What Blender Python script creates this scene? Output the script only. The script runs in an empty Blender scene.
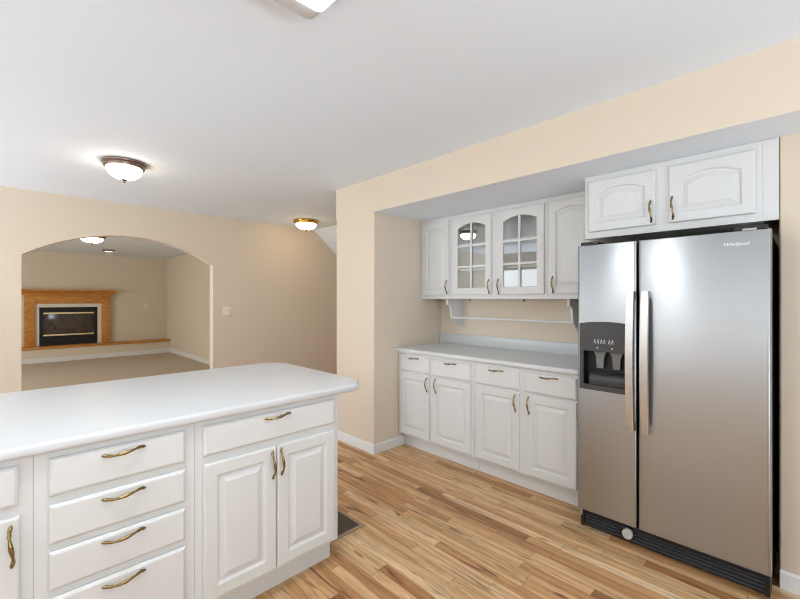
import bpy, bmesh, math, random
from mathutils import Vector, Matrix
PI = math.pi
random.seed(7)
scene = bpy.context.scene
COL = scene.collection

# ------------------------------------------------------------------ camera, world, lights, exposure
cam_d = bpy.data.cameras.new('camera')
cam_d.lens = 18.0; cam_d.sensor_width = 36.0; cam_d.clip_start = 0.02
cam = bpy.data.objects.new('camera', cam_d); COL.objects.link(cam)
cam.location = (0, 0, 1.361)
cam.rotation_euler = (PI/2, 0, math.radians(-44.5))
scene.camera = cam

scene.view_settings.view_transform = 'Standard'
scene.view_settings.look = 'None'
scene.view_settings.gamma = 1.0
scene.view_settings.use_curve_mapping = False
scene.view_settings.exposure = -0.06
scene.cycles.filter_width = 1.0

world = bpy.data.worlds.new('world'); scene.world = world
world.use_nodes = True
bg = world.node_tree.nodes['Background']
bg.inputs[0].default_value = (0.85, 0.92, 1.0, 1); bg.inputs[1].default_value = 1.0

def area(name, loc, direction, sx, sy, power, col=(1, 1, 1)):
    d = bpy.data.lights.new(name, 'AREA'); d.shape = 'RECTANGLE'
    d.size = sx; d.size_y = sy; d.energy = power; d.color = col
    o = bpy.data.objects.new(name, d); COL.objects.link(o)
    o.location = loc
    o.rotation_euler = Vector(direction).to_track_quat('-Z', 'Y').to_euler()
    return o
DAY = (0.95, 0.985, 1.02)
FILL_TINT = (0.80, 0.95, 1.14)  # cool tint of the added ceiling fill lights
# daylight through the window openings (each light fills its opening, just outside the frame)
area('daylight_sink_window', (-2.75, 0.70, 1.78), (1, 0, 0.2), 4.8, 0.78, 36, DAY)
area('daylight_patio_door', (-2.70, 4.20, 1.09), (1, 0, 0.0), 1.9, 2.0, 38, DAY)
area('daylight_rear_window', (0.0, -2.50, 1.30), (0, 1, 0.8), 3.4, 1.8, 32, DAY)
area('daylight_family_room_window', (-3.12, 8.6, 1.3), (1, 0, 0), 1.8, 1.4, 100, (0.98, 0.97, 0.92))
# added fill lights outside, aimed up through the openings to brighten the ceiling
area('ceiling_fill_left', (-3.45, 0.70, 0.70), (1, 0, 1.0), 4.8, 1.0, 150, FILL_TINT)
area('ceiling_fill_patio', (-3.40, 4.20, -0.10), (1, 0.15, 0.9), 1.9, 1.2, 115, FILL_TINT)
area('ceiling_fill_rear', (0.0, -3.2, 0.10), (0, 1, 0.9), 3.4, 1.2, 170, FILL_TINT)

# ------------------------------------------------------------------ materials
def lin(c):
    out = []
    for v in c:
        v /= 255.0
        out.append(v/12.92 if v <= 0.04045 else ((v+0.055)/1.055)**2.4)
    return (*out, 1.0)
def new_mat(name):
    m = bpy.data.materials.new(name); m.use_nodes = True
    nt = m.node_tree
    return m, nt, nt.nodes['Principled BSDF']
def paint(name, rgb, rough=0.6, var=0.03, scale=6.0, bump=0.0, bscale=180.0, metallic=0.0, spec=0.5, coat=0.0):
    m, nt, b = new_mat(name)
    tc = nt.nodes.new('ShaderNodeTexCoord')
    nz = nt.nodes.new('ShaderNodeTexNoise'); nz.inputs['Scale'].default_value = scale; nz.inputs['Detail'].default_value = 3
    nt.links.new(tc.outputs['Object'], nz.inputs['Vector'])
    mx = nt.nodes.new('ShaderNodeMix'); mx.data_type = 'RGBA'
    c = lin(rgb)
    mx.inputs[6].default_value = tuple(v*(1-var) for v in c[:3]) + (1,)
    mx.inputs[7].default_value = tuple(min(1, v*(1+var)) for v in c[:3]) + (1,)
    nt.links.new(nz.outputs['Fac'], mx.inputs[0])
    nt.links.new(mx.outputs[2], b.inputs['Base Color'])
    b.inputs['Roughness'].default_value = rough
    b.inputs['Metallic'].default_value = metallic
    b.inputs['Specular IOR Level'].default_value = spec
    b.inputs['Coat Weight'].default_value = coat
    if bump:
        n2 = nt.nodes.new('ShaderNodeTexNoise'); n2.inputs['Scale'].default_value = bscale
        nt.links.new(tc.outputs['Object'], n2.inputs['Vector'])
        bp = nt.nodes.new('ShaderNodeBump'); bp.inputs['Strength'].default_value = bump; bp.inputs['Distance'].default_value = 0.002
        nt.links.new(n2.outputs['Fac'], bp.inputs['Height']); nt.links.new(bp.outputs[0], b.inputs['Normal'])
    return m
def emit(name, rgb, strength):
    m, nt, b = new_mat(name)
    tc = nt.nodes.new('ShaderNodeTexCoord')
    nz = nt.nodes.new('ShaderNodeTexNoise'); nz.inputs['Scale'].default_value = 9
    nt.links.new(tc.outputs['Object'], nz.inputs['Vector'])
    rp = nt.nodes.new('ShaderNodeMapRange'); rp.inputs[3].default_value = strength*0.9; rp.inputs[4].default_value = strength*1.1
    nt.links.new(nz.outputs['Fac'], rp.inputs[0])
    b.inputs['Base Color'].default_value = (0.85, 0.82, 0.76, 1)
    b.inputs['Emission Color'].default_value = lin(rgb)
    nt.links.new(rp.outputs[0], b.inputs['Emission Strength'])
    return m

M = {}
M['wall'] = paint('beige_wall_paint', (223, 209, 189), 0.75, 0.012, 2.0, 0.15, 160)
M['ceiling'] = paint('ceiling_paint', (233, 242, 250), 0.8, 0.012, 1.5, 0.15, 90)
M['trim'] = paint('white_trim_paint', (232, 232, 231), 0.4, 0.01)
M['cab'] = paint('white_cabinet_paint', (219, 220, 218), 0.38, 0.012, 3.0)
M['cab_in'] = paint('cabinet_interior', (236, 236, 232), 0.55, 0.012, 3.0)
M['counter'] = paint('white_laminate', (214, 216, 217), 0.3, 0.02, 90.0)
M['brass'] = paint('polished_brass', (152, 132, 92), 0.18, 0.1, 120.0, metallic=1.0)
M['bar'] = paint('pale_brass_bar', (244, 226, 186), 0.45, 0.03, 20, metallic=0.6)
M['slat'] = paint('lit_edge_slat', (82, 82, 84), 0.3, 0.05, 20)  # grey puts the light caught by the slat edges into the colour
M['niche'] = paint('black_niche_plastic', (9, 9, 9), 0.5, 0.1)
M['tray'] = paint('dark_tray_plastic', (48, 48, 48), 0.35, 0.05, 20)
M['bronze'] = paint('bronze_lamp_pan', (128, 112, 102), 0.28, 0.08, 30.0, metallic=1.0)
M['gold'] = paint('gold_lamp_pan', (196, 150, 70), 0.25, 0.08, 30.0, metallic=1.0)
M['black'] = paint('black_plastic', (22, 22, 23), 0.35, 0.1)
M['darkgrey'] = paint('charcoal_plastic', (62, 62, 62), 0.4, 0.05, 20)
M['body'] = paint('fridge_cabinet_paint', (30, 30, 30), 0.5, 0.05, bump=0.2)
M['paddle'] = paint('grey_clear_plastic', (120, 122, 122), 0.25, 0.1, 60)
M['cap'] = paint('silver_plastic', (190, 188, 184), 0.35, 0.05, 40)
M['icon'] = paint('pale_print', (200, 200, 200), 0.6, 0.02)
M['chrome'] = paint('chrome_letters', (236, 236, 236), 0.35, 0.02, metallic=0.3)
M['fixture'] = paint('grey_fixture_frame', (200, 200, 200), 0.45, 0.03, 8)
M['tile'] = paint('pale_surround_tile', (236, 228, 218), 0.45, 0.05, 14)
M['plate'] = paint('ivory_plate', (240, 230, 216), 0.4, 0.01)
M['vent'] = paint('brown_register', (168, 148, 120), 0.4, 0.08, 30, metallic=0.2)
M['ventdark'] = paint('dark_register_louvre', (96, 82, 70), 0.5, 0.1, 40)
M['carpet'] = paint('taupe_carpet', (200, 182, 162), 0.95, 0.10, 60.0, 0.8, 420)
M['lamp_warm'] = emit('warm_glass_bowl', (255, 242, 224), 22.0)
M['lamp_gold'] = emit('amber_glass_bowl', (255, 226, 184), 13.0)
M['tube'] = emit('fluorescent_diffuser', (246, 250, 255), 27.0)
M['spot'] = emit('downlight_lens', (255, 238, 214), 4.0)

def steel():
    m, nt, b = new_mat('brushed_stainless')
    tc = nt.nodes.new('ShaderNodeTexCoord')
    mp = nt.nodes.new('ShaderNodeMapping'); mp.inputs['Scale'].default_value = (3.0, 1.0, 260.0)
    nz = nt.nodes.new('ShaderNodeTexNoise'); nz.inputs['Scale'].default_value = 3.0; nz.inputs['Detail'].default_value = 4
    nt.links.new(tc.outputs['Object'], mp.inputs['Vector']); nt.links.new(mp.outputs[0], nz.inputs['Vector'])
    rr = nt.nodes.new('ShaderNodeMapRange'); rr.inputs[3].default_value = 0.29; rr.inputs[4].default_value = 0.35
    nt.links.new(nz.outputs['Fac'], rr.inputs[0]); nt.links.new(rr.outputs[0], b.inputs['Roughness'])
    # faint waviness of the sheet metal
    n2 = nt.nodes.new('ShaderNodeTexNoise'); n2.inputs['Scale'].default_value = 2.6; n2.inputs['Detail'].default_value = 2
    nt.links.new(tc.outputs['Object'], n2.inputs['Vector'])
    bp = nt.nodes.new('ShaderNodeBump'); bp.inputs['Strength'].default_value = 0.25; bp.inputs['Distance'].default_value = 0.02
    nt.links.new(n2.outputs['Fac'], bp.inputs['Height']); nt.links.new(bp.outputs[0], b.inputs['Normal'])
    tg = nt.nodes.new('ShaderNodeCombineXYZ'); tg.inputs[2].default_value = 1.0     # horizontal brushing: blurred up and down
    nt.links.new(tg.outputs[0], b.inputs['Tangent']); b.inputs['Anisotropic'].default_value = 0.75
    b.inputs['Base Color'].default_value = lin((176, 179, 181))
    b.inputs['Metallic'].default_value = 1.0
    return m
M['steel'] = steel()

M['satin'] = paint('satin_steel_handle', (205, 204, 202), 0.38, 0.04, 40, metallic=1.0)

def glass():
    m, nt, b = new_mat('clear_glass')
    out = nt.nodes['Material Output']
    tr = nt.nodes.new('ShaderNodeBsdfTransparent'); tr.inputs[0].default_value = (0.97, 0.98, 0.975, 1)
    gl = nt.nodes.new('ShaderNodeBsdfGlossy'); gl.inputs['Roughness'].default_value = 0.02
    fr = nt.nodes.new('ShaderNodeFresnel'); fr.inputs[0].default_value = 1.52
    ad = nt.nodes.new('ShaderNodeMath'); ad.operation = 'MULTIPLY_ADD'; ad.inputs[1].default_value = 2.2; ad.inputs[2].default_value = 0.02
    mx = nt.nodes.new('ShaderNodeMixShader')
    nt.links.new(fr.outputs[0], ad.inputs[0]); nt.links.new(ad.outputs[0], mx.inputs[0])
    nt.links.new(tr.outputs[0], mx.inputs[1]); nt.links.new(gl.outputs[0], mx.inputs[2])
    nt.links.new(mx.outputs[0], out.inputs['Surface'])
    return m
M['glass'] = glass()
def dark_glass():
    m = paint('smoked_fire_glass', (52, 44, 38), 0.06, 0.25, 5.0, spec=0.9)
    return m
M['fireglass'] = dark_glass()

def oak_trim():
    m, nt, b = new_mat('honey_oak')
    tc = nt.nodes.new('ShaderNodeTexCoord')
    mp = nt.nodes.new('ShaderNodeMapping'); mp.inputs['Scale'].default_value = (3, 14, 14)
    nz = nt.nodes.new('ShaderNodeTexNoise'); nz.inputs['Scale'].default_value = 3.0; nz.inputs['Detail'].default_value = 5
    nt.links.new(tc.outputs['Object'], mp.inputs['Vector']); nt.links.new(mp.outputs[0], nz.inputs['Vector'])
    cr = nt.nodes.new('ShaderNodeValToRGB')
    cr.color_ramp.elements[0].position = 0.3; cr.color_ramp.elements[0].color = lin((184, 118, 48))
    cr.color_ramp.elements[1].position = 0.7; cr.color_ramp.elements[1].color = lin((216, 154, 78))
    nt.links.new(nz.outputs['Fac'], cr.inputs[0]); nt.links.new(cr.outputs[0], b.inputs['Base Color'])
    b.inputs['Roughness'].default_value = 0.35
    return m
M['oak'] = oak_trim()

def plank_floor():
    m, nt, b = new_mat('hickory_plank_floor')
    N, L = nt.nodes, nt.links
    def math_(op, a, bb=None, c=None):
        n = N.new('ShaderNodeMath'); n.operation = op
        for i, v in enumerate((a, bb, c)):
            if v is None: continue
            if isinstance(v, (int, float)): n.inputs[i].default_value = v
            else: L.new(v, n.inputs[i])
        return n.outputs[0]
    tc = N.new('ShaderNodeTexCoord'); sp = N.new('ShaderNodeSeparateXYZ')
    L.new(tc.outputs['Object'], sp.inputs[0])
    X, Y = sp.outputs[0], sp.outputs[1]
    W = 0.058
    xs = math_('DIVIDE', X, W)
    row = math_('FLOOR', xs); fx = math_('FRACT', xs)
    wr = N.new('ShaderNodeTexWhiteNoise'); wr.noise_dimensions = '1D'; L.new(row, wr.inputs['W'])
    ys = math_('MULTIPLY_ADD', wr.outputs['Value'], 9.0, math_('DIVIDE', Y, 0.85))
    seg = math_('FLOOR', ys); fy = math_('FRACT', ys)
    cb = N.new('ShaderNodeCombineXYZ'); L.new(row, cb.inputs[0]); L.new(seg, cb.inputs[1])
    wn = N.new('ShaderNodeTexWhiteNoise'); wn.noise_dimensions = '3D'; L.new(cb.outputs[0], wn.inputs['Vector'])
    cr = N.new('ShaderNodeValToRGB'); e = cr.color_ramp.elements
    stops = [(0.0, (150, 98, 58)), (0.07, (184, 130, 82)), (0.26, (208, 158, 106)), (0.58, (219, 174, 124)), (0.84, (227, 188, 141)), (1.0, (234, 202, 160))]
    e[0].position, e[0].color = stops[0][0], lin(stops[0][1]); e[1].position, e[1].color = 1.0, lin(stops[-1][1])
    for p, c in stops[1:-1]:
        k = cr.color_ramp.elements.new(p); k.color = lin(c)
    L.new(wn.outputs['Value'], cr.inputs[0])
    # grain, stretched along the plank and shifted per plank
    off = N.new('ShaderNodeVectorMath'); off.operation = 'SCALE'; off.inputs[3].default_value = 37.0
    L.new(wn.outputs['Color'], off.inputs[0])
    def grain(sx, sy, scale, detail, dist):
        mp = N.new('ShaderNodeMapping'); mp.inputs['Scale'].default_value = (sx, sy, 1.0)
        L.new(tc.outputs['Object'], mp.inputs['Vector'])
        ad = N.new('ShaderNodeVectorMath'); ad.operation = 'ADD'
        L.new(mp.outputs[0], ad.inputs[0]); L.new(off.outputs[0], ad.inputs[1])
        nz = N.new('ShaderNodeTexNoise'); nz.inputs['Scale'].default_value = scale; nz.inputs['Detail'].default_value = detail
        nz.inputs['Distortion'].default_value = dist
        L.new(ad.outputs[0], nz.inputs['Vector'])
        return nz.outputs['Fac']
    g1 = grain(26, 1.5, 2.4, 7, 0.9)
    g2 = grain(9, 1.1, 2.2, 3, 1.2)
    m1 = N.new('ShaderNodeMapRange'); m1.inputs[1].default_value = 0.3; m1.inputs[2].default_value = 0.7; m1.inputs[3].default_value = 0.70; m1.inputs[4].default_value = 1.16
    L.new(g1, m1.inputs[0])
    mul = N.new('ShaderNodeMix'); mul.data_type = 'RGBA'; mul.blend_type = 'MULTIPLY'; mul.inputs[0].default_value = 1.0
    L.new(cr.outputs[0], mul.inputs[6])
    c3 = N.new('ShaderNodeCombineXYZ')
    for i in range(3): L.new(m1.outputs[0], c3.inputs[i])
    L.new(c3.outputs[0], mul.inputs[7])
    # cathedral figure
    mp = N.new('ShaderNodeMapping'); mp.inputs['Scale'].default_value = (4.0, 0.55, 1.0)
    L.new(tc.outputs['Object'], mp.inputs['Vector'])
    ad = N.new('ShaderNodeVectorMath'); ad.operation = 'ADD'; L.new(mp.outputs[0], ad.inputs[0]); L.new(off.outputs[0], ad.inputs[1])
    wv = N.new('ShaderNodeTexWave'); wv.inputs['Scale'].default_value = 1.1; wv.inputs['Distortion'].default_value = 9.0
    wv.inputs['Detail'].default_value = 3.0; wv.inputs['Detail Scale'].default_value = 1.2
    L.new(ad.outputs[0], wv.inputs['Vector'])
    mw = N.new('ShaderNodeMapRange'); mw.inputs[1].default_value = 0.0; mw.inputs[2].default_value = 0.6; mw.inputs[3].default_value = 0.85; mw.inputs[4].default_value = 1.03
    L.new(wv.outputs['Fac'], mw.inputs[0])
    c4 = N.new('ShaderNodeCombineXYZ')
    L.new(mw.outputs[0], c4.inputs[0]); L.new(math_('POWER', mw.outputs[0], 1.25), c4.inputs[1]); L.new(math_('POWER', mw.outputs[0], 1.6), c4.inputs[2])
    mu2 = N.new('ShaderNodeMix'); mu2.data_type = 'RGBA'; mu2.blend_type = 'MULTIPLY'; mu2.inputs[0].default_value = 1.0
    L.new(mul.outputs[2], mu2.inputs[6]); L.new(c4.outputs[0], mu2.inputs[7]); mul = mu2
    # dark mineral streaks and knots
    st = N.new('ShaderNodeMapRange'); st.inputs[1].default_value = 0.60; st.inputs[2].default_value = 0.72; st.inputs[3].default_value = 0.0; st.inputs[4].default_value = 0.85
    L.new(g2, st.inputs[0])
    mx = N.new('ShaderNodeMix'); mx.data_type = 'RGBA'; mx.inputs[7].default_value = lin((104, 62, 34))
    L.new(st.outputs[0], mx.inputs[0]); L.new(mul.outputs[2], mx.inputs[6])
    # short dark pores and flecks
    g3 = grain(52, 5.5, 1.7, 4, 0.8)
    fl = N.new('ShaderNodeMapRange'); fl.inputs[1].default_value = 0.60; fl.inputs[2].default_value = 0.70; fl.inputs[3].default_value = 0.0; fl.inputs[4].default_value = 0.45
    L.new(g3, fl.inputs[0])
    mf = N.new('ShaderNodeMix'); mf.data_type = 'RGBA'; mf.inputs[7].default_value = lin((128, 76, 40))
    L.new(fl.outputs[0], mf.inputs[0]); L.new(mx.outputs[2], mf.inputs[6]); mx = mf
    # seams
    ex = math_('MINIMUM', fx, math_('SUBTRACT', 1.0, fx)); ey = math_('MINIMUM', fy, math_('SUBTRACT', 1.0, fy))
    sx = math_('LESS_THAN', ex, 0.018); sy = math_('LESS_THAN', ey, 0.0022)
    sm = math_('MULTIPLY', math_('MAXIMUM', sx, sy), 0.55)
    m3 = N.new('ShaderNodeMix'); m3.data_type = 'RGBA'; m3.inputs[7].default_value = lin((96, 62, 38))
    L.new(sm, m3.inputs[0]); L.new(mx.outputs[2], m3.inputs[6])
    L.new(m3.outputs[2], b.inputs['Base Color'])
    b.inputs['Roughness'].default_value = 0.42
    bp = N.new('ShaderNodeBump'); bp.inputs['Strength'].default_value = 0.12; bp.inputs['Distance'].default_value = 0.002
    L.new(g1, bp.inputs['Height']); L.new(bp.outputs[0], b.inputs['Normal'])
    return m
M['floor'] = plank_floor()

# ------------------------------------------------------------------ helpers
def link_mesh(name, bm, mats, parent=None, smooth=False, recalc=True):
    if recalc: bmesh.ops.recalc_face_normals(bm, faces=bm.faces[:])
    me = bpy.data.meshes.new(name)
    bm.to_mesh(me); bm.free()
    if not isinstance(mats, (list, tuple)): mats = [mats]
    for m in mats: me.materials.append(m)
    if smooth:
        for p in me.polygons: p.use_smooth = True
        me.set_sharp_from_angle(angle=math.radians(40))
    o = bpy.data.objects.new(name, me); COL.objects.link(o)
    if parent: o.parent = parent
    return o
def bx(bm, x0, x1, y0, y1, z0, z1, bev=0.0, seg=2, mat=0):
    t = bmesh.new()
    bmesh.ops.create_cube(t, size=1.0)
    for v in t.verts:
        v.co = Vector(((x0+x1)/2 + v.co.x*(x1-x0), (y0+y1)/2 + v.co.y*(y1-y0), (z0+z1)/2 + v.co.z*(z1-z0)))
    if bev: bmesh.ops.bevel(t, geom=t.edges[:], offset=bev, segments=seg, profile=0.5, affect='EDGES')
    join(bm, t, mat)
def join(bm, t, mat=0):
    for f in t.faces: f.material_index = mat
    me = bpy.data.meshes.new('tmp'); t.to_mesh(me); t.free()
    bm.from_mesh(me); bpy.data.meshes.remove(me)
def box(name, dims, mat, parent=None, bev=0.0, seg=2):
    bm = bmesh.new(); bx(bm, *dims, bev, seg)
    return link_mesh(name, bm, mat, parent, smooth=bev > 0)
def prism(bm, pts, axis, a0, a1, mat=0):
    """closed 2-D outline pushed along an axis: 'y' takes (x,z), 'x' takes (y,z), 'z' takes (x,y)"""
    def put(p, a):
        if axis == 'y': return (p[0], a, p[1])
        if axis == 'x': return (a, p[0], p[1])
        return (p[0], p[1], a)
    v0 = [bm.verts.new(put(p, a0)) for p in pts]; v1 = [bm.verts.new(put(p, a1)) for p in pts]
    n = len(pts)
    fs = [bm.faces.new(v0), bm.faces.new(v1[::-1])]
    for i in range(n): fs.append(bm.faces.new((v0[i], v1[i], v1[(i+1) % n], v0[(i+1) % n])))
    for f in fs: f.material_index = mat
def lathe(bm, prof, seg=40, cx=0, cy=0, mat=0):
    rings = []
    for r, z in prof:
        if r < 1e-5: rings.append([bm.verts.new((cx, cy, z))])
        else: rings.append([bm.verts.new((cx + r*math.cos(2*PI*k/seg), cy + r*math.sin(2*PI*k/seg), z)) for k in range(seg)])
    for a, c in zip(rings, rings[1:]):
        for k in range(seg):
            k2 = (k+1) % seg
            if len(a) == 1 and len(c) == 1: continue
            if len(a) == 1: f = bm.faces.new((a[0], c[k], c[k2]))
            elif len(c) == 1: f = bm.faces.new((a[k], c[0], a[k2]))
            else: f = bm.faces.new((a[k], c[k], c[k2], a[k2]))
            f.material_index = mat
def sweep(bm, path, seg=12):
    """path: list of (point, radius_a, radius_b, side vector); elliptical tube, closed ends"""
    rings = []
    n = len(path)
    for i, (p, ra, rb, side) in enumerate(path):
        t = (Vector(path[min(i+1, n-1)][0]) - Vector(path[max(i-1, 0)][0])).normalized()
        s = Vector(side); s = (s - t*s.dot(t)).normalized(); u = t.cross(s)
        rings.append([bm.verts.new(Vector(p) + s*ra*math.cos(2*PI*k/seg) + u*rb*math.sin(2*PI*k/seg)) for k in range(seg)])
    for a, c in zip(rings, rings[1:]):
        for k in range(seg): bm.faces.new((a[k], a[(k+1) % seg], c[(k+1) % seg], c[k]))
    bm.faces.new(rings[0][::-1]); bm.faces.new(rings[-1])
def thing(name, label, cat, loc=(0, 0, 0), rz=0.0, group=None):
    o = bpy.data.objects.new(name, None); COL.objects.link(o)
    o.empty_display_size = 0.1
    o.location = loc; o.rotation_euler = (0, 0, rz)
    return tag(o, label, cat, group)
def tag(o, label, cat, group=None):
    o['label'] = label; o['category'] = cat
    if group: o['group'] = group
    return o
def struct(name, bm, mats, smooth=False, recalc=True):
    o = link_mesh(name, bm, mats, None, smooth, recalc); o['kind'] = 'structure'; return o
def struct_box(name, dims, mat, bev=0.0, seg=3):
    bm = bmesh.new(); bx(bm, *dims, bev, seg); return struct(name, bm, mat, bev > 0)

# ------------------------------------------------------------------ the room shell
H = 2.43                    # ceiling
SOF = 2.133                 # underside of the dropped soffit
YA, YA2 = 5.32, 5.44        # arch wall
XP = 2.305                  # face of the pier and of the soffit
YP = 2.675                  # side wall of the cabinet alcove
XB = 3.225                  # back wall of the alcove
YF = 11.9                   # fireplace wall
XL = -2.6                   # left wall
YR = -2.3                   # rear wall

bm = bmesh.new(); bx(bm, XL, 4.6, YR, 5.38, -0.06, 0.0)
struct('floor', bm, M['floor'])
bm = bmesh.new(); bx(bm, -3.0, 3.02, 5.38, YF, -0.06, 0.0)
struct('floor_carpet', bm, M['carpet'])
bm = bmesh.new()
bx(bm, -3.0, 3.36, YR, YF, H, H+0.1)
struct('ceiling', bm, M['ceiling'])
# sloped underside of the stair flight beyond the pier
bm = bmesh.new()
prism(bm, [(3.36, H), (4.6, H-1.00), (4.6, H-0.88), (3.36, H+0.12)], 'y', 3.24, YA)
struct('ceiling_stair_slope', bm, M['ceiling'])

# arch wall: outline with the segmental arch cut out
x0, x1, zs, rise = 0.100, 1.880, 1.795, 0.275
hw = (x1-x0)/2; R = (hw*hw + rise*rise)/(2*rise); xc = (x0+x1)/2
arc = []
NA = 40
for k in range(NA+1):
    x = x0 + (x1-x0)*k/NA
    arc.append((x, zs + math.sqrt(R*R - (x-xc)**2) - (R-rise)))
bm = bmesh.new()
def wall_quad_column(bm, xa, za0, za1, xb, zb0, zb1, y0, y1):
    prism(bm, [(xa, za0), (xb, zb0), (xb, zb1), (xa, za1)], 'y', y0, y1)
bx(bm, -3.0, x0, YA, YA2, 0, H); bx(bm, x1, 3.36, YA, YA2, 0, H)
prism(bm, [(3.36, 0), (4.6, 0), (4.6, H-1.0), (3.36, H)], 'y', YA, YA2)
va = [[bm.verts.new((x, y, z)) for y, z in ((YA, za), (YA, H), (YA2, H), (YA2, za))] for x, za in arc]
for a, c in zip(va, va[1:]):
    for k in range(4): bm.faces.new((a[k], c[k], c[(k+1) % 4], a[(k+1) % 4]))
bm.faces.new(va[0]); bm.faces.new(va[-1][::-1])
struct('wall_arch', bm, M['wall'])

# pier, alcove walls, soffit
bm = bmesh.new(); bx(bm, XP, XB+0.1, YP, 3.24, 0, SOF, 0.0)
bmesh.ops.bevel(bm, geom=[e for e in bm.edges if abs((e.verts[0].co-e.verts[1].co).z) > 1 and e.verts[0].co.x < XP+0.01], offset=0.012, segments=4, profile=0.5, affect='EDGES')
struct('wall_pier', bm, M['wall'], True)
struct_box('wall_alcove', (XB, XB+0.1, YR, YP, 0, SOF), M['wall'])
bm = bmesh.new(); bx(bm, XP, XB+0.1, YR, 3.24, SOF, H)
bm.faces.ensure_lookup_table()
for f in bm.faces:
    if f.calc_center_median().z < SOF+0.01: f.material_index = 1
struct('wall_soffit', bm, [M['wall'], M['ceiling']])
bm = bmesh.new(); bx(bm, 2.612, XB, YR, 0.092, 0, SOF)
bmesh.ops.bevel(bm, geom=[e for e in bm.edges if abs((e.verts[0].co-e.verts[1].co).z) > 1 and e.verts[0].co.x < 2.65 and e.verts[0].co.y > 0], offset=0.010, segments=3, profile=0.5, affect='EDGES')
struct('wall_right', bm, M['wall'], True)
# hall end wall, wall behind the pier
struct_box('wall_hall', (4.5, 4.6, 3.24, YA, 0, 1.6), M['wall'])
struct_box('wall_stairs', (XB+0.1, 4.6, 3.14, 3.24, 0, H), M['wall'])

# walls with window openings
def wall_with_openings(name, axis, a0, a1, t0, t1, ztop, holes, mat):
    """wall along an axis ('x' or 'y'), holes = (a_lo, a_hi, z_lo, z_hi)"""
    bm = bmesh.new()
    def put(lo, hi, zl, zh):
        if hi-lo < 1e-4 or zh-zl < 1e-4: return
        if axis == 'y': bx(bm, t0, t1, lo, hi, zl, zh)
        else: bx(bm, lo, hi, t0, t1, zl, zh)
    cur = a0
    for lo, hi, zl, zh in sorted(holes):
        put(cur, lo, 0, ztop); put(lo, hi, 0, zl); put(lo, hi, zh, ztop); cur = hi
    put(cur, a1, 0, ztop)
    return struct(name, bm, mat)
wall_with_openings('wall_left', 'y', YR, YA, XL-0.1, XL, H, [(-1.7, 3.1, 1.38, 2.16), (3.25, 5.15, 0.06, 2.1)], M['wall'])
wall_with_openings('wall_rear', 'x', XL, XB, YR-0.1, YR, H, [(-1.7, 1.7, 0.4, 2.2)], M['wall'])
wall_with_openings('wall_family_left', 'y', YA2, YF, -3.1, -3.0, H, [(7.7, 9.5, 0.6, 2.0)], M['wall'])
struct_box('wall_family_right', (3.02, 3.12, YA2, YF, 0, H), M['wall'])
struct_box('wall_fireplace', (-3.0, 3.12, YF, YF+0.1, 0, H), M['wall'])
def window_frame(n, axis, a0, a1, t0, t1, z0, z1, cols):
    bm = bmesh.new(); w = 0.05
    def put(lo, hi, zl, zh):
        if axis == 'y': bx(bm, t0, t1, lo, hi, zl, zh, 0.004)
        else: bx(bm, lo, hi, t0, t1, zl, zh, 0.004)
    put(a0, a0+w, z0, z1); put(a1-w, a1, z0, z1); put(a0+w, a1-w, z0, z0+w); put(a0+w, a1-w, z1-w, z1)
    for k in range(1, cols):
        a = a0 + (a1-a0)*k/cols; put(a-0.02, a+0.02, z0+w, z1-w)
    struct('window_%d' % n, bm, M['trim'], True)
window_frame(1, 'y', -1.7, 3.1, XL-0.08, XL-0.03, 1.38, 2.16, 4)
window_frame(2, 'y', 3.25, 5.15, XL-0.08, XL-0.03, 0.06, 2.1, 2)
window_frame(3, 'x', -1.7, 1.7, YR-0.08, YR-0.03, 0.4, 2.2, 3)
window_frame(4, 'y', 7.7, 9.5, -3.08, -3.03, 0.6, 2.0, 2)

# baseboards
def baseboard(name, pts, h=0.085, t=0.012):
    """pts: polyline of (x,y) along the wall face; the board sits on its left side"""
    bm = bmesh.new()
    off = []
    for i, p in enumerate(pts):
        d = []
        if i > 0: d.append((Vector(p)-Vector(pts[i-1])).normalized())
        if i < len(pts)-1: d.append((Vector(pts[i+1])-Vector(p)).normalized())
        ns = [Vector((-v.y, v.x)) for v in d]
        n = sum(ns, Vector((0, 0)))
        n = n/ (n.dot(ns[0]))
        off.append(n)
    prof = [(0, 0), (t, 0), (t, h-0.012), (t*0.55, h-0.003), (t*0.3, h), (0, h)]
    rings = [[bm.verts.new((p[0]+o.x*a, p[1]+o.y*a, z)) for a, z in prof] for p, o in zip(pts, off)]
    for a, c in zip(rings, rings[1:]):
        for k in range(len(prof)):
            k2 = (k+1) % len(prof); bm.faces.new((a[k], c[k], c[k2], a[k2]))
    bm.faces.new(rings[0]); bm.faces.new(rings[-1][::-1])
    return struct(name, bm, M['trim'])
baseboard('baseboard_pier', [(XP, 3.24), (XP, YP), (2.676, YP)][::-1])
baseboard('baseboard_right', [(2.612, YR), (2.612, 0.09)])
baseboard('baseboard_arch', [(4.5, YA), (x1, YA)])
baseboard('baseboard_arch_left', [(x0, YA), (XL, YA)])
baseboard('baseboard_family', [(3.02, YA2), (3.02, 11.54), (-3.0, 11.54)], 0.10, 0.014)

# raised hearth base along the fireplace wall
struct_box('wall_hearth_base', (-3.0, 3.02, 11.54, YF, 0, 0.285), M['wall'])

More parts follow.
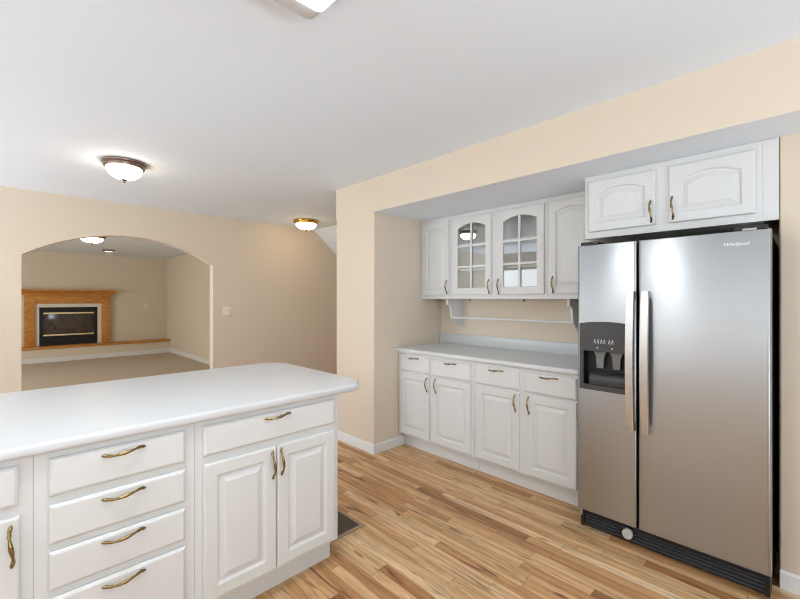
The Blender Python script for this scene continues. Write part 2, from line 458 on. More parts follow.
# ------------------------------------------------------------------ cabinet doors, drawers and pulls
def loop_pts(w, h, inset, rise, n=14):
    pts = [(inset, inset), (w-inset, inset)]
    for k in range(n+1):
        s = 1 - k/n
        x = inset + (w-2*inset)*s
        pts.append((x, h-inset - rise*(2*s-1)**2))
    return pts
def loops(bm, rows, close_back=True, cap_front=True, ring=False):
    """rows: list of (points2d, y); bridges successive loops"""
    R_ = [[bm.verts.new((p[0], y, p[1])) for p in pts] for pts, y in rows]
    n = len(R_[0])
    pairs = list(zip(R_, R_[1:])) + ([(R_[-1], R_[0])] if ring else [])
    for a, c in pairs:
        for k in range(n):
            bm.faces.new((a[k], a[(k+1) % n], c[(k+1) % n], c[k]))
    if not ring:
        bm.faces.new(R_[0][::-1])
        bm.faces.new(R_[-1])
T = 0.018
def raised_door(w, h, rise=0.0, fr=0.052):
    bm = bmesh.new()
    prof = [(0, 0, 0), (0, -.012, 0), (.003, -.0165, 0), (.007, -T, 0), (fr, -T, rise), (fr+.003, -.0150, rise), (fr+.007, -.0075, rise),
            (fr+.013, -.0065, rise), (fr+.037, -.0160, rise*.9), (fr+.039, -.0172, rise*.9)]
    loops(bm, [(loop_pts(w, h, i, r), y) for i, y, r in prof])
    return bm
def slab_front(w, h):
    bm = bmesh.new()
    prof = [(0, 0), (0, -.010), (.004, -.0145), (.010, -T)]
    loops(bm, [([(i, i), (w-i, i), (w-i, h-i), (i, h-i)], y) for i, y in prof])
    return bm
def glazed_door_frame(w, h, rise, fr):
    bm = bmesh.new()
    prof = [(0, 0, 0), (0, -.012, 0), (.003, -.0165, 0), (.007, -T, 0), (fr, -T, rise), (fr+.004, -.0155, rise), (fr+.006, -.010, rise), (fr+.006, 0, rise)]
    loops(bm, [(loop_pts(w, h, i, r), y) for i, y, r in prof], ring=True)
    return bm
def pull_mesh():
    """wavy cast pull, 0.13 long along x, feet on y=0, bow towards -y"""
    bm = bmesh.new()
    key = [(-.066, -.003, .0012, .0010), (-.062, -.004, .0040, .003), (-.056, -.005, .0062, .0045), (-.051, -.006, .0044, .004), (-.048, -.008, .0064, .0055), (-.044, -.011, .0036, .0036),
           (-.039, -.0145, .0058, .005), (-.032, -.019, .0034, .0034), (-.018, -.0240, .0050, .0044), (0, -.026, .0068, .0054), (.018, -.0240, .0050, .0044), (.032, -.019, .0034, .0034),
           (.039, -.0145, .0058, .005), (.044, -.011, .0036, .0036), (.048, -.008, .0064, .0055), (.051, -.006, .0044, .004), (.056, -.005, .0062, .0045), (.062, -.004, .0040, .003), (.066, -.003, .0012, .0010)]
    path = []
    for (x, y, a, b_) in key:
        z = 0.0045*math.sin(x/.045*PI*0.5) if abs(x) < .045 else 0.0045*(1 if x > 0 else -1)*(1-(abs(x)-.045)/.021)
        path.append(((x, y, z), a, b_, (0, 0, 1)))
    sweep(bm, path, 10)
    for s in (-1, 1):                      # posts into the front
        sweep(bm, [((s*.050, 0.0, s*.004), .0035, .0035, (1, 0, 0)), ((s*.050, -.008, s*.004), .0035, .0035, (1, 0, 0))], 10)
    return bm
_b = pull_mesh(); bmesh.ops.recalc_face_normals(_b, faces=_b.faces[:])
PULL = bpy.data.meshes.new('pull'); _b.to_mesh(PULL); _b.free(); PULL.materials.append(M['brass'])
for p in PULL.polygons: p.use_smooth = True
def add_pull(parent, x, z, vertical=False):
    o = bpy.data.objects.new('handle', PULL); COL.objects.link(o); o.parent = parent
    o.location = (x, -T, z)
    if vertical: o.rotation_euler = (0, PI/2, 0)
    return o
def door(root, x0, x1, z0, z1, pull=None, rise=0.0, name='door', fr=0.052):
    o = link_mesh(name, raised_door(x1-x0, z1-z0, rise, fr), M['cab'], root)
    o.location = (x0, 0, z0)
    if pull: add_pull(o, pull[0]-x0, pull[1]-z0, True)
    return o
def drawer(root, x0, x1, z0, z1, pull=True, pz=None):
    o = link_mesh('drawer', slab_front(x1-x0, z1-z0), M['cab'], root)
    o.location = (x0, 0, z0)
    if pull: add_pull(o, (x1-x0)/2, (pz if pz else (z0+z1)/2)-z0)
    return o
def base_body(root, w, depth, toe=0.07, ztop=0.876, zb=0.125, end=0.0):
    """closed carcass with a face-frame front on y=0 and a set-back plinth below"""
    bm = bmesh.new()
    prism(bm, [(0, zb), (toe, zb), (toe, 0), (depth, 0), (depth, ztop), (0, ztop)], 'x', 0.0004, w-0.0004)
    o = link_mesh('carcass', bm, M['cab'], root)
    return o

# ------------------------------------------------------------------ island
ISY = 1.702; ISD = 0.60
def island_unit(name, label, xa, xb):
    return thing(name, label, 'cabinet', (xa, ISY, 0), 0, 'island base cabinets')
# left unit, mostly beyond the frame
u = island_unit('base_cabinet', 'white island base cabinet at the left edge, drawer above one door', -0.45, 0.059)
base_body(u, 0.509, ISD)
drawer(u, 0.03, 0.476, .731, .853)
door(u, 0.03, 0.478, .140, .698, pull=(0.459, .615))
# four-drawer unit
u = island_unit('drawer_cabinet', 'white island base cabinet with four stacked drawers', 0.059, 0.530)
base_body(u, 0.471, ISD)
for z0, z1, pz in ((.731, .853, .833), (.578, .703, .683), (.430, .553, .537), (.142, .405, .385)):
    drawer(u, 0.036, 0.435, z0, z1, pz=pz-0.004)
# drawer over a pair of doors
u = island_unit('base_cabinet', 'white island base cabinet with one wide drawer over two panelled doors', 0.530, 1.220)
base_body(u, 0.690, ISD)
drawer(u, 0.030, 0.664, .731, .853, pz=.834)
door(u, 0.030, 0.3435, .142, .698, pull=(.322, .618))
door(u, 0.3475, 0.664, .142, .698, pull=(.364, .622))

def rounded_outline(x0, x1, y0, y1, rads, n=10):
    """corner radii in the order (x1,y0),(x1,y1),(x0,y1),(x0,y0)"""
    out = []
    cs = [((x1, y0), -PI/2, (-1, 1)), ((x1, y1), 0, (-1, -1)), ((x0, y1), PI/2, (1, -1)), ((x0, y0), PI, (1, 1))]
    for (c, a0, s), r in zip(cs, rads):
        if r <= 0: out.append(c); continue
        cx_, cy_ = c[0]+s[0]*r, c[1]+s[1]*r
        for k in range(n+1):
            a = a0 + PI/2*k/n; out.append((cx_+r*math.cos(a), cy_+r*math.sin(a)))
    return out
def inset_outline(pts, d):
    n = len(pts); out = []
    for i in range(n):
        p0, p, p1 = Vector(pts[i-1]), Vector(pts[i]), Vector(pts[(i+1) % n])
        a = (p-p0).normalized(); b_ = (p1-p).normalized()
        na, nb = Vector((-a.y, a.x)), Vector((-b_.y, b_.x))
        m = (na+nb).normalized(); k = 1/max(0.3, m.dot(na))
        out.append(tuple(p + m*d*k))
    return out
def worktop_mesh(pts, z0, z1, r=0.014, n=5):
    bm = bmesh.new(); rows = []
    for k in range(n+1):
        a = PI/2*k/n; rows.append((inset_outline(pts, r*(1-math.sin(a))), z0 + r*(1-math.cos(a))))
    for k in range(n+1):
        a = PI/2*k/n; rows.append((inset_outline(pts, r*(1-math.cos(a))), z1 - r*(1-math.sin(a))))
    R_ = [[bm.verts.new((p[0], p[1], z)) for p in q] for q, z in rows]
    m = len(pts)
    for a, c in zip(R_, R_[1:]):
        for k in range(m): bm.faces.new((a[k], a[(k+1) % m], c[(k+1) % m], c[k]))
    bm.faces.new(R_[0][::-1]); bm.faces.new(R_[-1])
    return bm
ot = rounded_outline(-0.47, 1.412, 1.668, 2.70, (0.0, 0.16, 0.0, 0.0))
ot[0:1] = [(1.318, 1.668), (1.338, 1.676), (1.408, 1.770), (1.412, 1.79)]      # clipped front corner
o = link_mesh('island_worktop', worktop_mesh(ot, 0.8765, 0.914), M['counter'], None, True)
tag(o, 'long white island worktop with rounded right-hand corners', 'countertop')

# ------------------------------------------------------------------ alcove base cabinets (facing -X)
RZ = -PI/2
XFR = 2.606
def alcove_unit(name, label, yleft, x=XFR, z=0, cat='cabinet', group=None):
    return thing(name, label, cat, (x, yleft, z), RZ, group)
G = 'base cabinets in the alcove'
ya = 2.672
u = alcove_unit('base_cabinet', 'white base cabinet in the alcove corner beside the beige pier', ya, group=G)
base_body(u, ya-1.826, 0.614, 0.072)
drawer(u, ya-2.638, ya-2.282, .714, .852, pz=.834)
drawer(u, ya-2.246, ya-1.850, .714, .852, pz=.834)
door(u, ya-2.638, ya-2.282, .140, .698, pull=(ya-2.303, .622))
door(u, ya-2.246, ya-1.850, .140, .698, pull=(ya-2.203, .628))
yb = 1.824
u = alcove_unit('base_cabinet', 'white base cabinet in the alcove directly beside the refrigerator', yb, group=G)
base_body(u, yb-1.0, 0.614, 0.072)
drawer(u, yb-1.802, yb-1.432, .714, .852, pz=.834)
drawer(u, yb-1.394, yb-1.030, .714, .852, pz=.834)
door(u, yb-1.802, yb-1.432, .140, .698, pull=(yb-1.460, .622))
door(u, yb-1.380, yb-1.030, .140, .698, pull=(yb-1.356, .624))

wt = thing('alcove_worktop', 'white alcove worktop with a low upstand, left of the refrigerator', 'countertop', (2.9, 1.84, 0.877))
bm = bmesh.new()
prof = []
xa, xb_, z0, z1, r = 2.574-2.9, 3.2235-2.9, 0.0, 0.037, 0.013
for k in range(7):
    a = PI/2*k/6; prof.append((xa + r*(1-math.sin(a)), z0 + r*(1-math.cos(a))))
for k in range(7):
    a = PI/2*k/6; prof.append((xa + r*(1-math.cos(a)), z1 - r*(1-math.sin(a))))
prof += [(xb_, z1), (xb_, z0)]
prism(bm, prof, 'y', 0.985-1.84, 2.673-1.84)
link_mesh('top', bm, M['counter'], wt, True)
box('backsplash', (3.203-2.9, 3.2235-2.9, 0.985-1.84, 2.672-1.84, 0.0372, 0.138), M['counter'], wt, 0.004, 2)

# ------------------------------------------------------------------ wall cabinets in the alcove
XUF = 2.922; UB, UT = 1.366, 2.131
def hollow_body(root, w, depth, z0, z1, face):
    """open carcass: back, sides, top, bottom, one centre stile on the face; face = list of (x0,x1,z0,z1) frame members"""
    bm = bmesh.new(); t = 0.016
    bx(bm, 0.0004, t, 0.019, depth, z0, z1); bx(bm, w-t, w-0.0004, 0.019, depth, z0, z1)
    bx(bm, t, w-t, 0.019, depth, z1-t, z1); bx(bm, t, w-t, 0.019, depth, z0, z0+t)
    bx(bm, t, w-t, depth-0.006, depth, z0+t, z1-t)
    o = link_mesh('carcass', bm, M['cab_in'], root)
    bm = bmesh.new()
    for a in face: bx(bm, a[0], a[1], 0, 0.019, a[2], a[3])
    f = link_mesh('face_frame', bm, M['cab'], root)
    return o
def solid_body(root, w, depth, z0, z1):
    bm = bmesh.new(); bx(bm, 0.0004, w-0.0004, 0, depth, z0, z1)
    return link_mesh('carcass', bm, M['cab'], root)
GU = 'wall cabinets in the alcove'
DT = 2.096; DB = 1.402
yu = 2.673
u = alcove_unit('wall_cabinet', 'white wall cabinet with one solid arched-panel door in the alcove corner', yu, XUF, group=GU)
solid_body(u, yu-2.296, 0.30, UB, UT)
door(u, yu-2.645, yu-2.318, DB, DT, pull=(yu-2.338, 1.475), rise=0.030)
yu2 = 2.295; yu3 = 1.380
u = alcove_unit('wall_cabinet', 'white wall cabinet with a pair of arched glazed doors, between two solid-door cabinets', yu2, XUF, group=GU)
w = yu2-yu3
hollow_body(u, w, 0.30, UB, UT, [(0.0004, 0.035, UB, UT), (w-0.035, w-0.0004, UB, UT), (0.035, w-0.035, UT-0.05, UT), (0.035, w-0.035, UB, UB+0.05), (w/2-0.03, w/2+0.03, UB+0.05, UT-0.05)])
for z in (1.62, 1.85):
    box('shelf', (0.0165, w-0.0165, 0.03, 0.293, z, z+0.016), M['cab_in'], u)
def glazed_door(root, xa, xb, pull):
    w, h = xb-xa, DT-DB; fr = 0.056; rise = 0.04
    d = link_mesh('glazed_door', glazed_door_frame(w, h, rise, fr), M['cab'], root); d.location = (xa, 0, DB)
    add_pull(d, pull[0]-xa, pull[1]-DB, True)
    i = fr+0.006
    bm = bmesh.new()
    bx(bm, w/2-.010, w/2+.010, -.0165, -.007, i-.002, h-i-.001, 0.002)
    for k in (1, 2):
        z = i + (h-2*i-0.012)*k/3
        bx(bm, i-.002, w-i+.002, -.016, -.0075, z-.010, z+.010, 0.002)
    link_mesh('muntin_grid', bm, M['cab'], d, True)
    bm = bmesh.new()
    loops(bm, [(loop_pts(w, h, fr+.004, rise), -.0035), (loop_pts(w, h, fr+.004, rise), -.0065)])
    g = link_mesh('glass_pane', bm, M['glass'], d); g['label'] = 'clear glass pane'
glazed_door(u, yu2-2.276, yu2-1.862, (yu2-1.882, 1.470))
glazed_door(u, yu2-1.812, yu2-1.398, (yu2-1.790, 1.468))
yu4 = 1.379
u = alcove_unit('wall_cabinet', 'white wall cabinet with one solid arched-panel door beside the refrigerator', yu4, XUF, group=GU)
solid_body(u, yu4-0.992, 0.30, UB, UT)
door(u, yu4-1.362, yu4-1.015, DB, DT, pull=(yu4-1.328, 1.472), rise=0.030)

# rail on two scrolled brackets under the wall cabinets
def bracket_outline():
    # (depth from wall, z) ; wall at 0, front negative handled by caller
    top = 0.245
    pts = [(0, UB-0.0005), (top, UB-0.0005), (top, UB-0.055)]
    for k in range(1, 9):                        # ovolo step inwards
        a = PI/2*k/8; pts.append((top-0.055*math.sin(a)*1.0 + 0.0, UB-0.055-0.035*(1-math.cos(a))))
    pts += [(top-0.058, UB-0.10)]
    for k in range(1, 9):
        a = PI/2*k/8; pts.append((top-0.058-0.045*(1-math.cos(a)), UB-0.10-0.10*math.sin(a)))
    pts += [(0.10, UB-0.235)]
    for k in range(1, 9):
        a = PI/2*k/8; pts.append((0.10*math.cos(a), UB-0.235-0.03*math.sin(a)))
    return pts
rl = thing('utensil_rail', 'white wooden rail on two scrolled brackets under the wall cabinets', 'rail', (XB, 1.7, 0))
for y in (2.40, 1.245):
    bm = bmesh.new()
    prism(bm, [(-a-0.0005, z) for a, z in bracket_outline()], 'y', y-0.009-1.7, y+0.009-1.7)
    link_mesh('bracket', bm, M['trim'], rl)
bm = bmesh.new()
sweep(bm, [((-0.165, 2.391-1.7, 1.187), .0085, .0085, (1, 0, 0)), ((-0.165, 1.254-1.7, 1.187), .0085, .0085, (1, 0, 0))], 14)
link_mesh('rod', bm, M['trim'], rl, True)

def hook(label, x, y, mat):
    bm = bmesh.new()
    path = [((x, y, UB-0.001), .004, .004, (0, 1, 0)), ((x, y, UB-0.008), .003, .003, (0, 1, 0))]
    for k in range(9):
        a = PI*k/8*1.2; path.append(((x-0.009+0.009*math.cos(a), y, UB-0.012-0.010*math.sin(a)), .003, .003, (0, 1, 0)))
    sweep(bm, path, 8)
    tag(link_mesh('cup_hook', bm, mat, None, True), label, 'hook', 'hooks under the wall cabinets')
hook('small pale hook under the left glazed cabinet door', 3.0, 2.14, M['brass'])
hook('small dark hook under the right glazed cabinet door', 3.0, 1.61, M['black'])

# ------------------------------------------------------------------ cabinet over the refrigerator
yo = 0.985
u = alcove_unit('overhead_cabinet', 'white two-door cabinet mounted above the refrigerator', yo, 2.612)
bm = bmesh.new(); bx(bm, 0.0004, yo-0.152, 0, 0.61, 1.742, 2.131)
link_mesh('carcass', bm, M['cab'], u)
box('filler_strip', (yo-0.1515, yo-0.0935, 0.0, 0.02, 1.742, 2.131), M['cab'], u)
door(u, yo-0.960, yo-0.598, 1.782, 2.093, pull=(yo-0.618, 1.857), rise=0.035, fr=0.050)
door(u, yo-0.534, yo-0.176, 1.782, 2.093, pull=(yo-0.515, 1.861), rise=0.035, fr=0.050)

# ------------------------------------------------------------------ refrigerator
fx0, fy0 = 2.42, 0.957
fr = thing('refrigerator', 'stainless steel side-by-side refrigerator with a dark dispenser', 'refrigerator', (fx0, fy0, 0), RZ)
FW = 0.846
box('cabinet', (0.004, FW-0.004, 0.078, 0.74, 0.012, 1.665), M['body'], fr, 0.004)
def rect(x0, x1, z0, z1): return [(x0, z0), (x1, z0), (x1, z1), (x0, z1)]
def fridge_door(name, xa, xb, z0, z1, hole=None):
    bm = bmesh.new(); r = 0.014; t = 0.07
    rows = [(rect(xa, xb, z0, z1), t)]
    for k in range(6):
        a = PI/2*k/5
        d = r*(1-math.cos(a)); rows.append((rect(xa+d, xb-d, z0+d*.4, z1-d*.4), r*(1-math.sin(a))))
    if hole:
        rows.append((rect(*hole), 0.0)); rows.append((rect(*hole), 0.058))
    loops(bm, rows)
    return link_mesh(name, bm, M['steel'], fr, True)
Z0, Z1 = 0.124, 1.679
hx0, hx1, hz0, hz1 = 0.036, 0.272, 0.868, 1.064
fd = fridge_door('freezer_door', 0.0, 0.313, Z0, Z1, (hx0, hx1, hz0, hz1))
rd = fridge_door('refrigerator_door', 0.320, FW, Z0, Z1)
def bar_handle(parent, xc):
    bm = bmesh.new(); w2, n = 0.018, 16
    za, zb = 0.655, 1.405
    out, inn = [], []
    for k in range(n+1):
        s = k/n; z = za + (zb-za)*s
        y = -0.038 - 0.022*math.sin(PI*s)
        out.append((y, z)); inn.append((y+0.020, z))
    prof = [(0.0, za), ] + out + [(0.0, zb), (0.0, zb-0.03), (inn[-1][0], zb-0.045)] + inn[1:-1][::-1] + [(inn[0][0], za+0.045), (0.0, za+0.03)]
    prism(bm, prof, 'x', xc-w2, xc+w2)
    es = [e for e in bm.edges if len(e.link_faces) == 2 and any(len(f.verts) > 4 for f in e.link_faces)]
    bmesh.ops.bevel(bm, geom=es, offset=0.004, segments=2, profile=0.5, affect='EDGES')
    return link_mesh('handle', bm, M['satin'], parent, True)
bar_handle(fd, 0.291); bar_handle(rd, 0.360)
# dispenser: raised dark bezel round the recess, lined niche, paddles, tray and icons
dx0, dx1, dz0, dz1 = 0.014, 0.300, 0.838, 1.222
bm = bmesh.new()
N_ = 12
top = [(dx1 - (dx1-dx0)*k/N_, dz1 + 0.012*(1-(2*k/N_-1)**2)) for k in range(N_+1)]
prism(bm, [(dx0, hz1), (dx1, hz1)] + top, 'y', -0.005, 0.0)
bx(bm, dx0, hx0, -0.005, 0.0, dz0, hz1); bx(bm, hx1, dx1, -0.005, 0.0, dz0, hz1); bx(bm, hx0, hx1, -0.005, 0.0, dz0, hz0)
dp = link_mesh('dispenser_panel', bm, M['darkgrey'], fd); dp['label'] = 'charcoal dispenser panel'
bm = bmesh.new(); t = 0.002
bx(bm, hx0, hx1, 0.0555, 0.0575, hz0, hz1)
bx(bm, hx0, hx0+t, -0.004, 0.055, hz0, hz1); bx(bm, hx1-t, hx1, -0.004, 0.055, hz0, hz1)
bx(bm, hx0, hx1, -0.004, 0.055, hz0, hz0+t); bx(bm, hx0, hx1, -0.004, 0.055, hz1-t, hz1)
link_mesh('dispenser_niche', bm, M['niche'], fd)
for xc in (0.118, 0.205):
    bm = bmesh.new()
    prism(bm, [(xc-.018, .965), (xc+.018, .965), (xc+.022, 1.03), (xc+.036, 1.062), (xc-.036, 1.062), (xc-.022, 1.03)], 'y', 0.026, 0.034)
    link_mesh('dispenser_paddle', bm, M['paddle'], fd)
bm = bmesh.new()
prism(bm, [(0.004, .8705), (0.054, .8705), (0.054, .945)] + [(0.054-0.050*math.sin(PI/2*k/8), .945-0.055*(1-math.cos(PI/2*k/8))) for k in range(1, 9)], 'x', hx0+.03, hx1-.006)
link_mesh('drip_tray', bm, M['tray'], fd)
bm = bmesh.new()
for i, xx in enumerate((0.100, 0.118, 0.136, 0.152, 0.178, 0.194)):
    bx(bm, xx-.0050, xx+.0050, -.0058, -.0048, 1.119, 1.123); bx(bm, xx-.0025, xx+.0020, -.0058, -.0048, 1.125, 1.133)
    bx(bm, xx-.0055, xx-.0035, -.0058, -.0048, 1.110, 1.117); bx(bm, xx+.0015, xx+.0050, -.0058, -.0048, 1.108, 1.115)
for xx in (0.114, 0.192): bx(bm, xx-.003, xx+.003, -.0058, -.0048, 1.080, 1.089)
link_mesh('control_icons', bm, M['icon'], dp)
# toe grille
bm = bmesh.new()
bx(bm, 0.006, FW-0.006, 0.056, 0.077, 0.012, 0.119)
bx(bm, 0.006, 0.024, 0.038, 0.056, 0.012, 0.119); bx(bm, FW-0.024, FW-0.006, 0.038, 0.056, 0.012, 0.119)
gr = link_mesh('toe_grille', bm, M['black'], fr)
bm = bmesh.new()
for k in range(5):
    z = 0.026 + k*0.0185
    prism(bm, [(0.0555, z), (0.041, z+0.001), (0.041, z+0.0025), (0.0555, z+0.005)], 'x', 0.0245, FW-0.0245)
link_mesh('grille_slats', bm, M['slat'], gr)
def disc(bm, cx, cz, rx, rz, y0, y1, n=28):
    prism(bm, [(cx+rx*math.cos(2*PI*k/n), cz+rz*math.sin(2*PI*k/n)) for k in range(n)], 'y', y0, y1)
bm = bmesh.new(); disc(bm, 0.255, 0.066, 0.040, 0.034, 0.034, 0.0395)
link_mesh('filter_bezel', bm, M['black'], gr)
bm = bmesh.new(); disc(bm, 0.262, 0.068, 0.026, 0.028, 0.012, 0.0335)
bmesh.ops.bevel(bm, geom=[e for e in bm.edges if len(e.link_faces) == 2 and any(len(f.verts) > 4 for f in e.link_faces) and e.verts[0].co.y < 0.02], offset=0.005, segments=3, profile=0.5, affect='EDGES')
c = link_mesh('filter_cap', bm, M['cap'], gr, True); c['label'] = 'silver water filter cap'
bm = bmesh.new(); bx(bm, 0.0065, 0.016, 0.030, 0.0375, 0.075, 0.116, 0.003)
c = link_mesh('hinge_bracket', bm, M['cap'], fr, True)
box('roller_foot', (0.04, 0.10, 0.09, 0.16, 0.0, 0.0115), M['black'], fr)
box('roller_foot', (FW-0.10, FW-0.04, 0.09, 0.16, 0.0, 0.0115), M['black'], fr)
for xa, xb in ((0.010, 0.11), (FW-0.13, FW-0.012)):
    box('hinge_cover', (xa, xb, 0.02, 0.16, 1.6795, 1.700), M['black'], fr, 0.006)
box('hinge_pin', (FW-0.10, FW-0.05, 0.012, 0.019, 1.6795, 1.689), M['cap'], fr, 0.002)
# chrome script wordmark
cu = bpy.data.curves.new('wordmark', 'FONT'); cu.body = 'Whirlpool'; cu.size = 0.030; cu.shear = 0.35; cu.extrude = 0.0006; cu.space_character = 0.9
tmp = bpy.data.objects.new('wordmark_text', cu); COL.objects.link(tmp)
bpy.context.view_layer.update()
me = bpy.data.meshes.new_from_object(tmp.evaluated_get(bpy.context.evaluated_depsgraph_get()))
bpy.data.objects.remove(tmp)
xs = [v.co.x for v in me.vertices]; sc = 0.094/(max(xs)-min(xs)); mx0 = min(xs)
for v in me.vertices:
    x, y, z = v.co
    v.co = Vector((0.681 + (x-mx0)*sc, -0.0008 - z, 1.612 + y*sc*0.9))
me.materials.clear(); me.materials.append(M['chrome'])
lo = bpy.data.objects.new('wordmark', me); COL.objects.link(lo); lo.parent = rd; lo['label'] = 'chrome script wordmark'

# ------------------------------------------------------------------ ceiling lights
def flush_lamp(label, x, y, r, drop, pan, bowl):
    t = thing('ceiling_light', label, 'ceiling light', (x, y, H), 0, 'flush ceiling lights')
    bm = bmesh.new()
    lathe(bm, [(0, -0.0005), (r*.98, -0.0005), (r, -0.006), (r*.985, -0.016), (r*.93, -0.022), (r*.93, -0.030), (r*.90, -0.042), (r*.82, -0.048), (r*.78, -0.048), (r*.78, -0.03), (0, -0.03)], 48)
    link_mesh('pan', bm, pan, t, True)
    bm = bmesh.new()
    zb = -drop+0.028; prof = []
    for k in range(13):
        a = PI/2*k/12; prof.append((r*.80*math.cos(a)**0.9 if k < 12 else 0, -0.046 + (zb+0.046)*math.sin(a)))
    lathe(bm, prof, 48)
    link_mesh('glass_bowl', bm, bowl, t, True)
    bm = bmesh.new()
    lathe(bm, [(0, zb+0.004), (0.022, zb+0.001), (0.020, zb-0.004), (0.010, zb-0.008), (0.006, zb-0.013), (0.009, zb-0.018), (0.006, zb-0.025), (0, zb-0.028)], 20)
    link_mesh('finial', bm, pan, t, True)
    return t
flush_lamp('bronze-rimmed ceiling light with a white glass bowl nearest above the island', 0.655, 3.74, 0.150, 0.160, M['bronze'], M['lamp_warm'])
flush_lamp('small gold-rimmed ceiling light in the hall beside the sloped ceiling', 2.90, 4.77, 0.172, 0.150, M['gold'], M['lamp_gold'])
flush_lamp('bowl ceiling light seen through the arch, in the carpeted room', 1.02, 8.40, 0.195, 0.150, M['bronze'], M['lamp_gold'])
t = thing('downlight', 'small round ceiling downlight in front of the fireplace', 'ceiling light', (1.566, 10.58, H))
bm = bmesh.new(); lathe(bm, [(0.075, -0.0005), (0.115, -0.0005), (0.115, -0.012), (0.085, -0.03), (0.075, -0.03), (0.075, -0.0005)], 36)
link_mesh('trim_ring', bm, M['bronze'], t, True)
bm = bmesh.new(); lathe(bm, [(0, -0.002), (0.074, -0.002), (0.074, -0.026), (0.05, -0.036), (0, -0.038)], 36)
link_mesh('lens', bm, M['spot'], t, True)
# fluorescent fixture, only its far corner in view
t = thing('fluorescent_light', 'grey-framed fluorescent ceiling light cut off by the top of the photo', 'ceiling light', (0.185, 1.10, H))
def tray(x0, x1, y0, y1, rr): return rounded_outline(x0, x1, y0, y1, (rr,)*4, 6)
bm = bmesh.new()
rows = [(tray(-.61, .605, -.165, .165, .03), -0.0005), (tray(-.61, .605, -.165, .165, .03), -0.05), (tray(-.60, .595, -.155, .155, .025), -0.066), (tray(-.580, .592, -.085, .085, .02), -0.074), (tray(-.575, .588, -.080, .080, .02), -0.06)]
R_ = [[bm.verts.new((p[0], p[1], z)) for p in q] for q, z in rows]
for a, c in zip(R_, R_[1:]):
    for k in range(len(a)): bm.faces.new((a[k], a[(k+1) % len(a)], c[(k+1) % len(a)], c[k]))
bm.faces.new(R_[0]); bm.faces.new(R_[-1][::-1])
link_mesh('frame', bm, M['fixture'], t, True)
bm = bmesh.new()
prism(bm, tray(-.574, .587, -.079, .079, .02), 'z', -0.080, -0.0605)
link_mesh('diffuser', bm, M['tube'], t)

# ------------------------------------------------------------------ switch, outlet, floor register
t = thing('light_switch', 'ivory double light switch on the beige wall right of the arch', 'light switch', (2.055, YA, 1.212))
box('plate', (-.057, .057, -.0065, -.0005, -.060, .060), M['plate'], t, 0.003)
for x in (-.024, .024):
    box('toggle', (x-.006, x+.006, -.018, -.0066, -.006, .012), M['plate'], t, 0.002)
t = thing('wall_outlet', 'small outlet plate on the wall right of the fireplace', 'wall outlet', (2.55, YF, 1.195))
box('plate', (-.045, .045, -.0065, -.0005, -.06, .06), M['plate'], t, 0.003)
for z in (-.022, .022):
    box('socket', (-.014, .014, -.009, -.0066, z-.013, z+.013), M['trim'], t, 0.002)
t = thing('floor_register', 'brown metal floor register in the planks beside the island', 'floor vent', (1.42, 2.0, 0))
bm = bmesh.new()
a, b_, w = 0.115, 0.135, 0.022
for d in ((-a, a, -b_, -b_+w), (-a, a, b_-w, b_), (-a, -a+w, -b_+w, b_-w), (a-w, a, -b_+w, b_-w)):
    bx(bm, *d, 0.0003, 0.006, 0.0015)
link_mesh('frame', bm, M['vent'], t, True)
bm = bmesh.new()
bx(bm, -a+w, a-w, -b_+w, b_-w, 0.0003, 0.0012)
for k in range(13):
    y = -b_+w+0.009 + k*(2*b_-2*w-0.018)/12
    bx(bm, -a+w, a-w, y-0.003, y+0.003, 0.0012, 0.0042)
bx(bm, -0.004, 0.004, -b_+w, b_-w, 0.0042, 0.005)
link_mesh('louvres', bm, M['ventdark'], t)

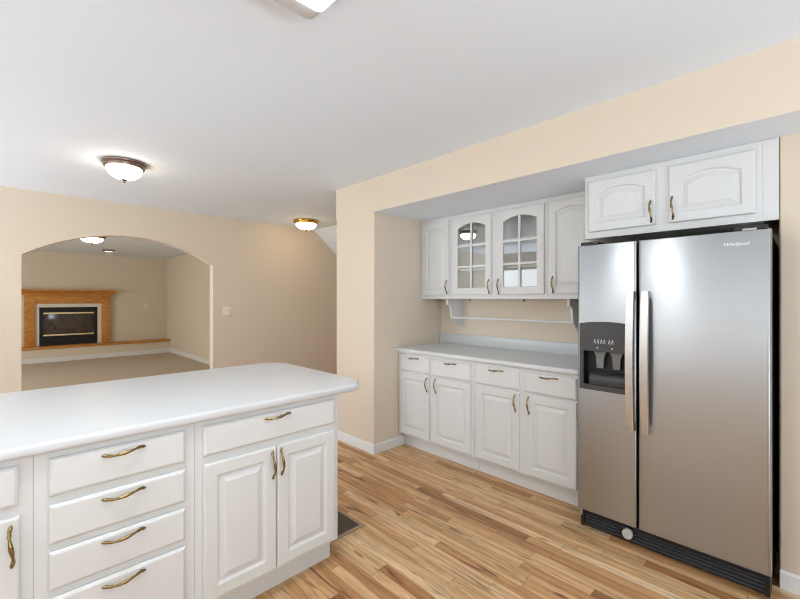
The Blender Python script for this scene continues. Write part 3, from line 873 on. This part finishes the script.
# ------------------------------------------------------------------ fireplace seen through the arch
o = link_mesh('hearth_ledge', (lambda b: (bx(b, -2.98, 3.015, 11.515, YF-0.0005, 0.2855, 0.335, 0.006), b)[1])(bmesh.new()), M['oak'], None, True)
tag(o, 'long oak ledge running along the wall under the fireplace', 'hearth ledge')
fp = thing('fireplace', 'oak fireplace mantel with pale surround and black firebox', 'fireplace', (1.025, YF, 0.3352))
def fbox(name, x0, x1, d0, d1, z0, z1, mat, bev=0.0, parent=fp):
    return box(name, (x0-1.025, x1-1.025, -d1, -d0, z0-0.3352, z1-0.3352), mat, parent, bev)
bm = bmesh.new()
prism(bm, [(-.0005, 1.585), (-.21, 1.585), (-.21, 1.555), (-.17, 1.535), (-.13, 1.505), (-.105, 1.475), (-.105, 1.455), (-.0005, 1.455)], 'x', 0, 1.78)
for v in bm.verts:                       # ends of the crown step back with the profile
    if v.co.z < 1.55:
        k = min(1.0, (1.555-v.co.z)/0.08)*0.10
        v.co.x += k if v.co.x < 0.5 else -k
    v.co.x += 0.135-1.025; v.co.z -= 0.3352
link_mesh('mantel_shelf', bm, M['oak'], fp)
fbox('frieze', 0.265, 1.785, 0.0005, 0.085, 1.270, 1.4545, M['oak'], 0.003)
fbox('pilaster', 0.265, 0.440, 0.0005, 0.080, 0.3355, 1.2695, M['oak'], 0.003)
fbox('pilaster', 1.615, 1.785, 0.0005, 0.080, 0.3355, 1.2695, M['oak'], 0.003)
bm = bmesh.new()
for d in ((0.4405, 0.508, 0.3355, 1.2695), (1.537, 1.6145, 0.3355, 1.2695), (0.508, 1.537, 1.185, 1.2695)):
    bx(bm, d[0]-1.025, d[1]-1.025, -0.045, -0.0005, d[2]-0.3352, d[3]-0.3352)
link_mesh('surround', bm, M['tile'], fp)
bm = bmesh.new()
for d in ((0.509, 1.536, 1.06, 1.1845), (0.509, 1.536, 0.3355, 0.555), (0.509, 0.572, 0.555, 1.06), (1.475, 1.536, 0.555, 1.06)):
    bx(bm, d[0]-1.025, d[1]-1.025, -0.055, -0.0005, d[2]-0.3352, d[3]-0.3352, 0.002)
fb = link_mesh('firebox_frame', bm, M['niche'], fp)
fbox('fire_glass', 0.572, 1.475, 0.02, 0.026, 0.555, 1.06, M['fireglass'])
for z in (0.545, 1.035):
    fbox('brass_bar', 0.575, 1.472, 0.0555, 0.066, z, z+0.034, M['bar'], 0.003)
